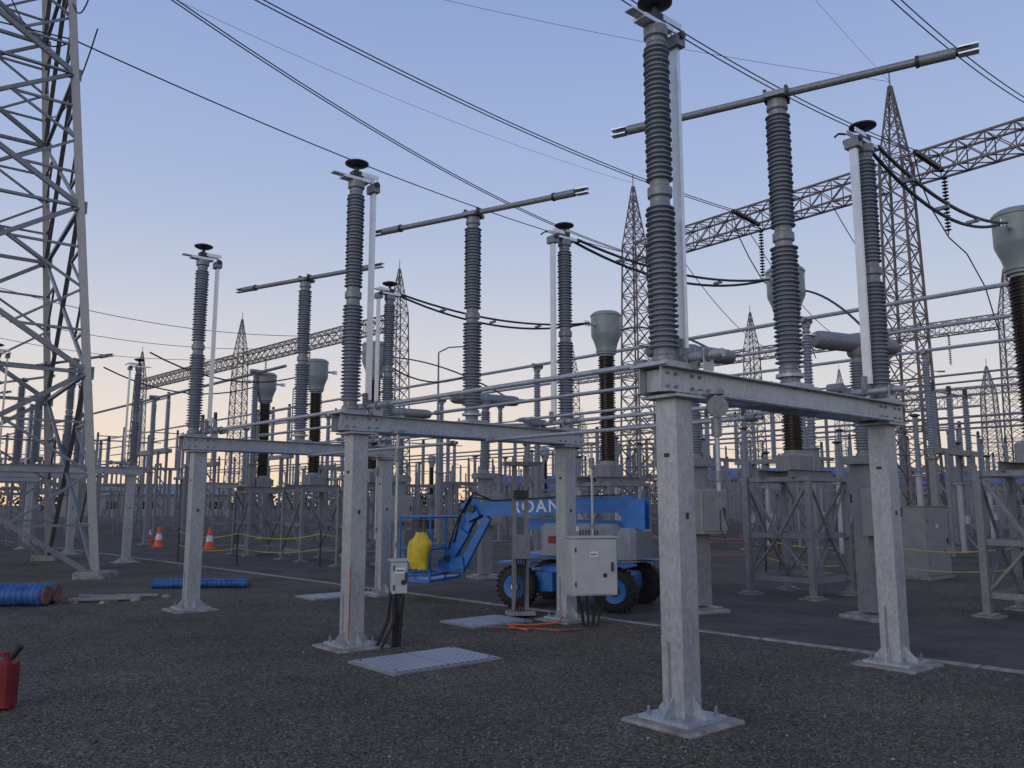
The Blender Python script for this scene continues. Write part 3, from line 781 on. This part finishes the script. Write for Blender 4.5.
# ------------------------------------------------------------------ sky, light, camera
w=bpy.data.worlds.new('World'); scene.world=w; w.use_nodes=True; nt=w.node_tree
bg=nt.nodes['Background']; tcn=nt.nodes.new('ShaderNodeTexCoord'); sp=nt.nodes.new('ShaderNodeSeparateXYZ'); nt.links.new(tcn.outputs['Generated'],sp.inputs[0])
rp=ramp(nt,[(0,(.90,.66,.46)),(.035,(.88,.72,.58)),(.09,(.80,.74,.70)),(.16,(.68,.70,.75)),(.25,(.55,.62,.77)),(.38,(.41,.51,.77)),(.54,(.30,.41,.71)),(.7,(.22,.32,.62)),(1,(.14,.23,.5))],sp.outputs['Z'])
dp=nt.nodes.new('ShaderNodeVectorMath'); dp.operation='DOT_PRODUCT'; dp.inputs[1].default_value=(-.55,.83,0); nt.links.new(tcn.outputs['Generated'],dp.inputs[0])
mr=nt.nodes.new('ShaderNodeMapRange'); mr.inputs['From Min'].default_value=.3; mr.inputs['From Max'].default_value=1; nt.links.new(dp.outputs['Value'],mr.inputs['Value'])
mz=nt.nodes.new('ShaderNodeMapRange'); mz.inputs['From Min'].default_value=.32; mz.inputs['From Max'].default_value=0; nt.links.new(sp.outputs['Z'],mz.inputs['Value'])
mm=nt.nodes.new('ShaderNodeMath'); mm.operation='MULTIPLY'; nt.links.new(mr.outputs[0],mm.inputs[0]); nt.links.new(mz.outputs[0],mm.inputs[1])
gl=nt.nodes.new('ShaderNodeMix'); gl.data_type='RGBA'; gl.blend_type='ADD'; gl.inputs[7].default_value=(.20,.09,-.02,1)
nt.links.new(mm.outputs[0],gl.inputs[0]); nt.links.new(rp.outputs['Color'],gl.inputs[6])
sky=nt.nodes.new('ShaderNodeTexSky'); sky.sky_type='NISHITA'; sky.sun_disc=False; sky.sun_elevation=R(16); sky.sun_rotation=R(218)
sc=nt.nodes.new('ShaderNodeMix'); sc.data_type='RGBA'; sc.blend_type='ADD'; sc.inputs[0].default_value=.006
nt.links.new(gl.outputs[2],sc.inputs[6]); nt.links.new(sky.outputs['Color'],sc.inputs[7])
nt.links.new(sc.outputs[2],bg.inputs['Color']); bg.inputs['Strength'].default_value=.90
sl=bpy.data.lights.new('sun','SUN'); sl.energy=.62; sl.angle=R(45); sl.color=(1,.96,.93)
so=bpy.data.objects.new('sun',sl); scene.collection.objects.link(so)
dirv=V3((-.62,-.78,.28)); so.rotation_euler=dirv.to_track_quat('Z','Y').to_euler()
cam=bpy.data.cameras.new('camera'); co=bpy.data.objects.new('camera',cam); scene.collection.objects.link(co)
cam.sensor_width=36; cam.lens=36*828/1024; cam.clip_end=4000; cam.clip_start=.05
co.location=(0,0,1.6); co.rotation_euler=(R(90+8.3),0,0); scene.camera=co
scene.view_settings.view_transform='Standard'; scene.view_settings.look='None'; scene.view_settings.exposure=0
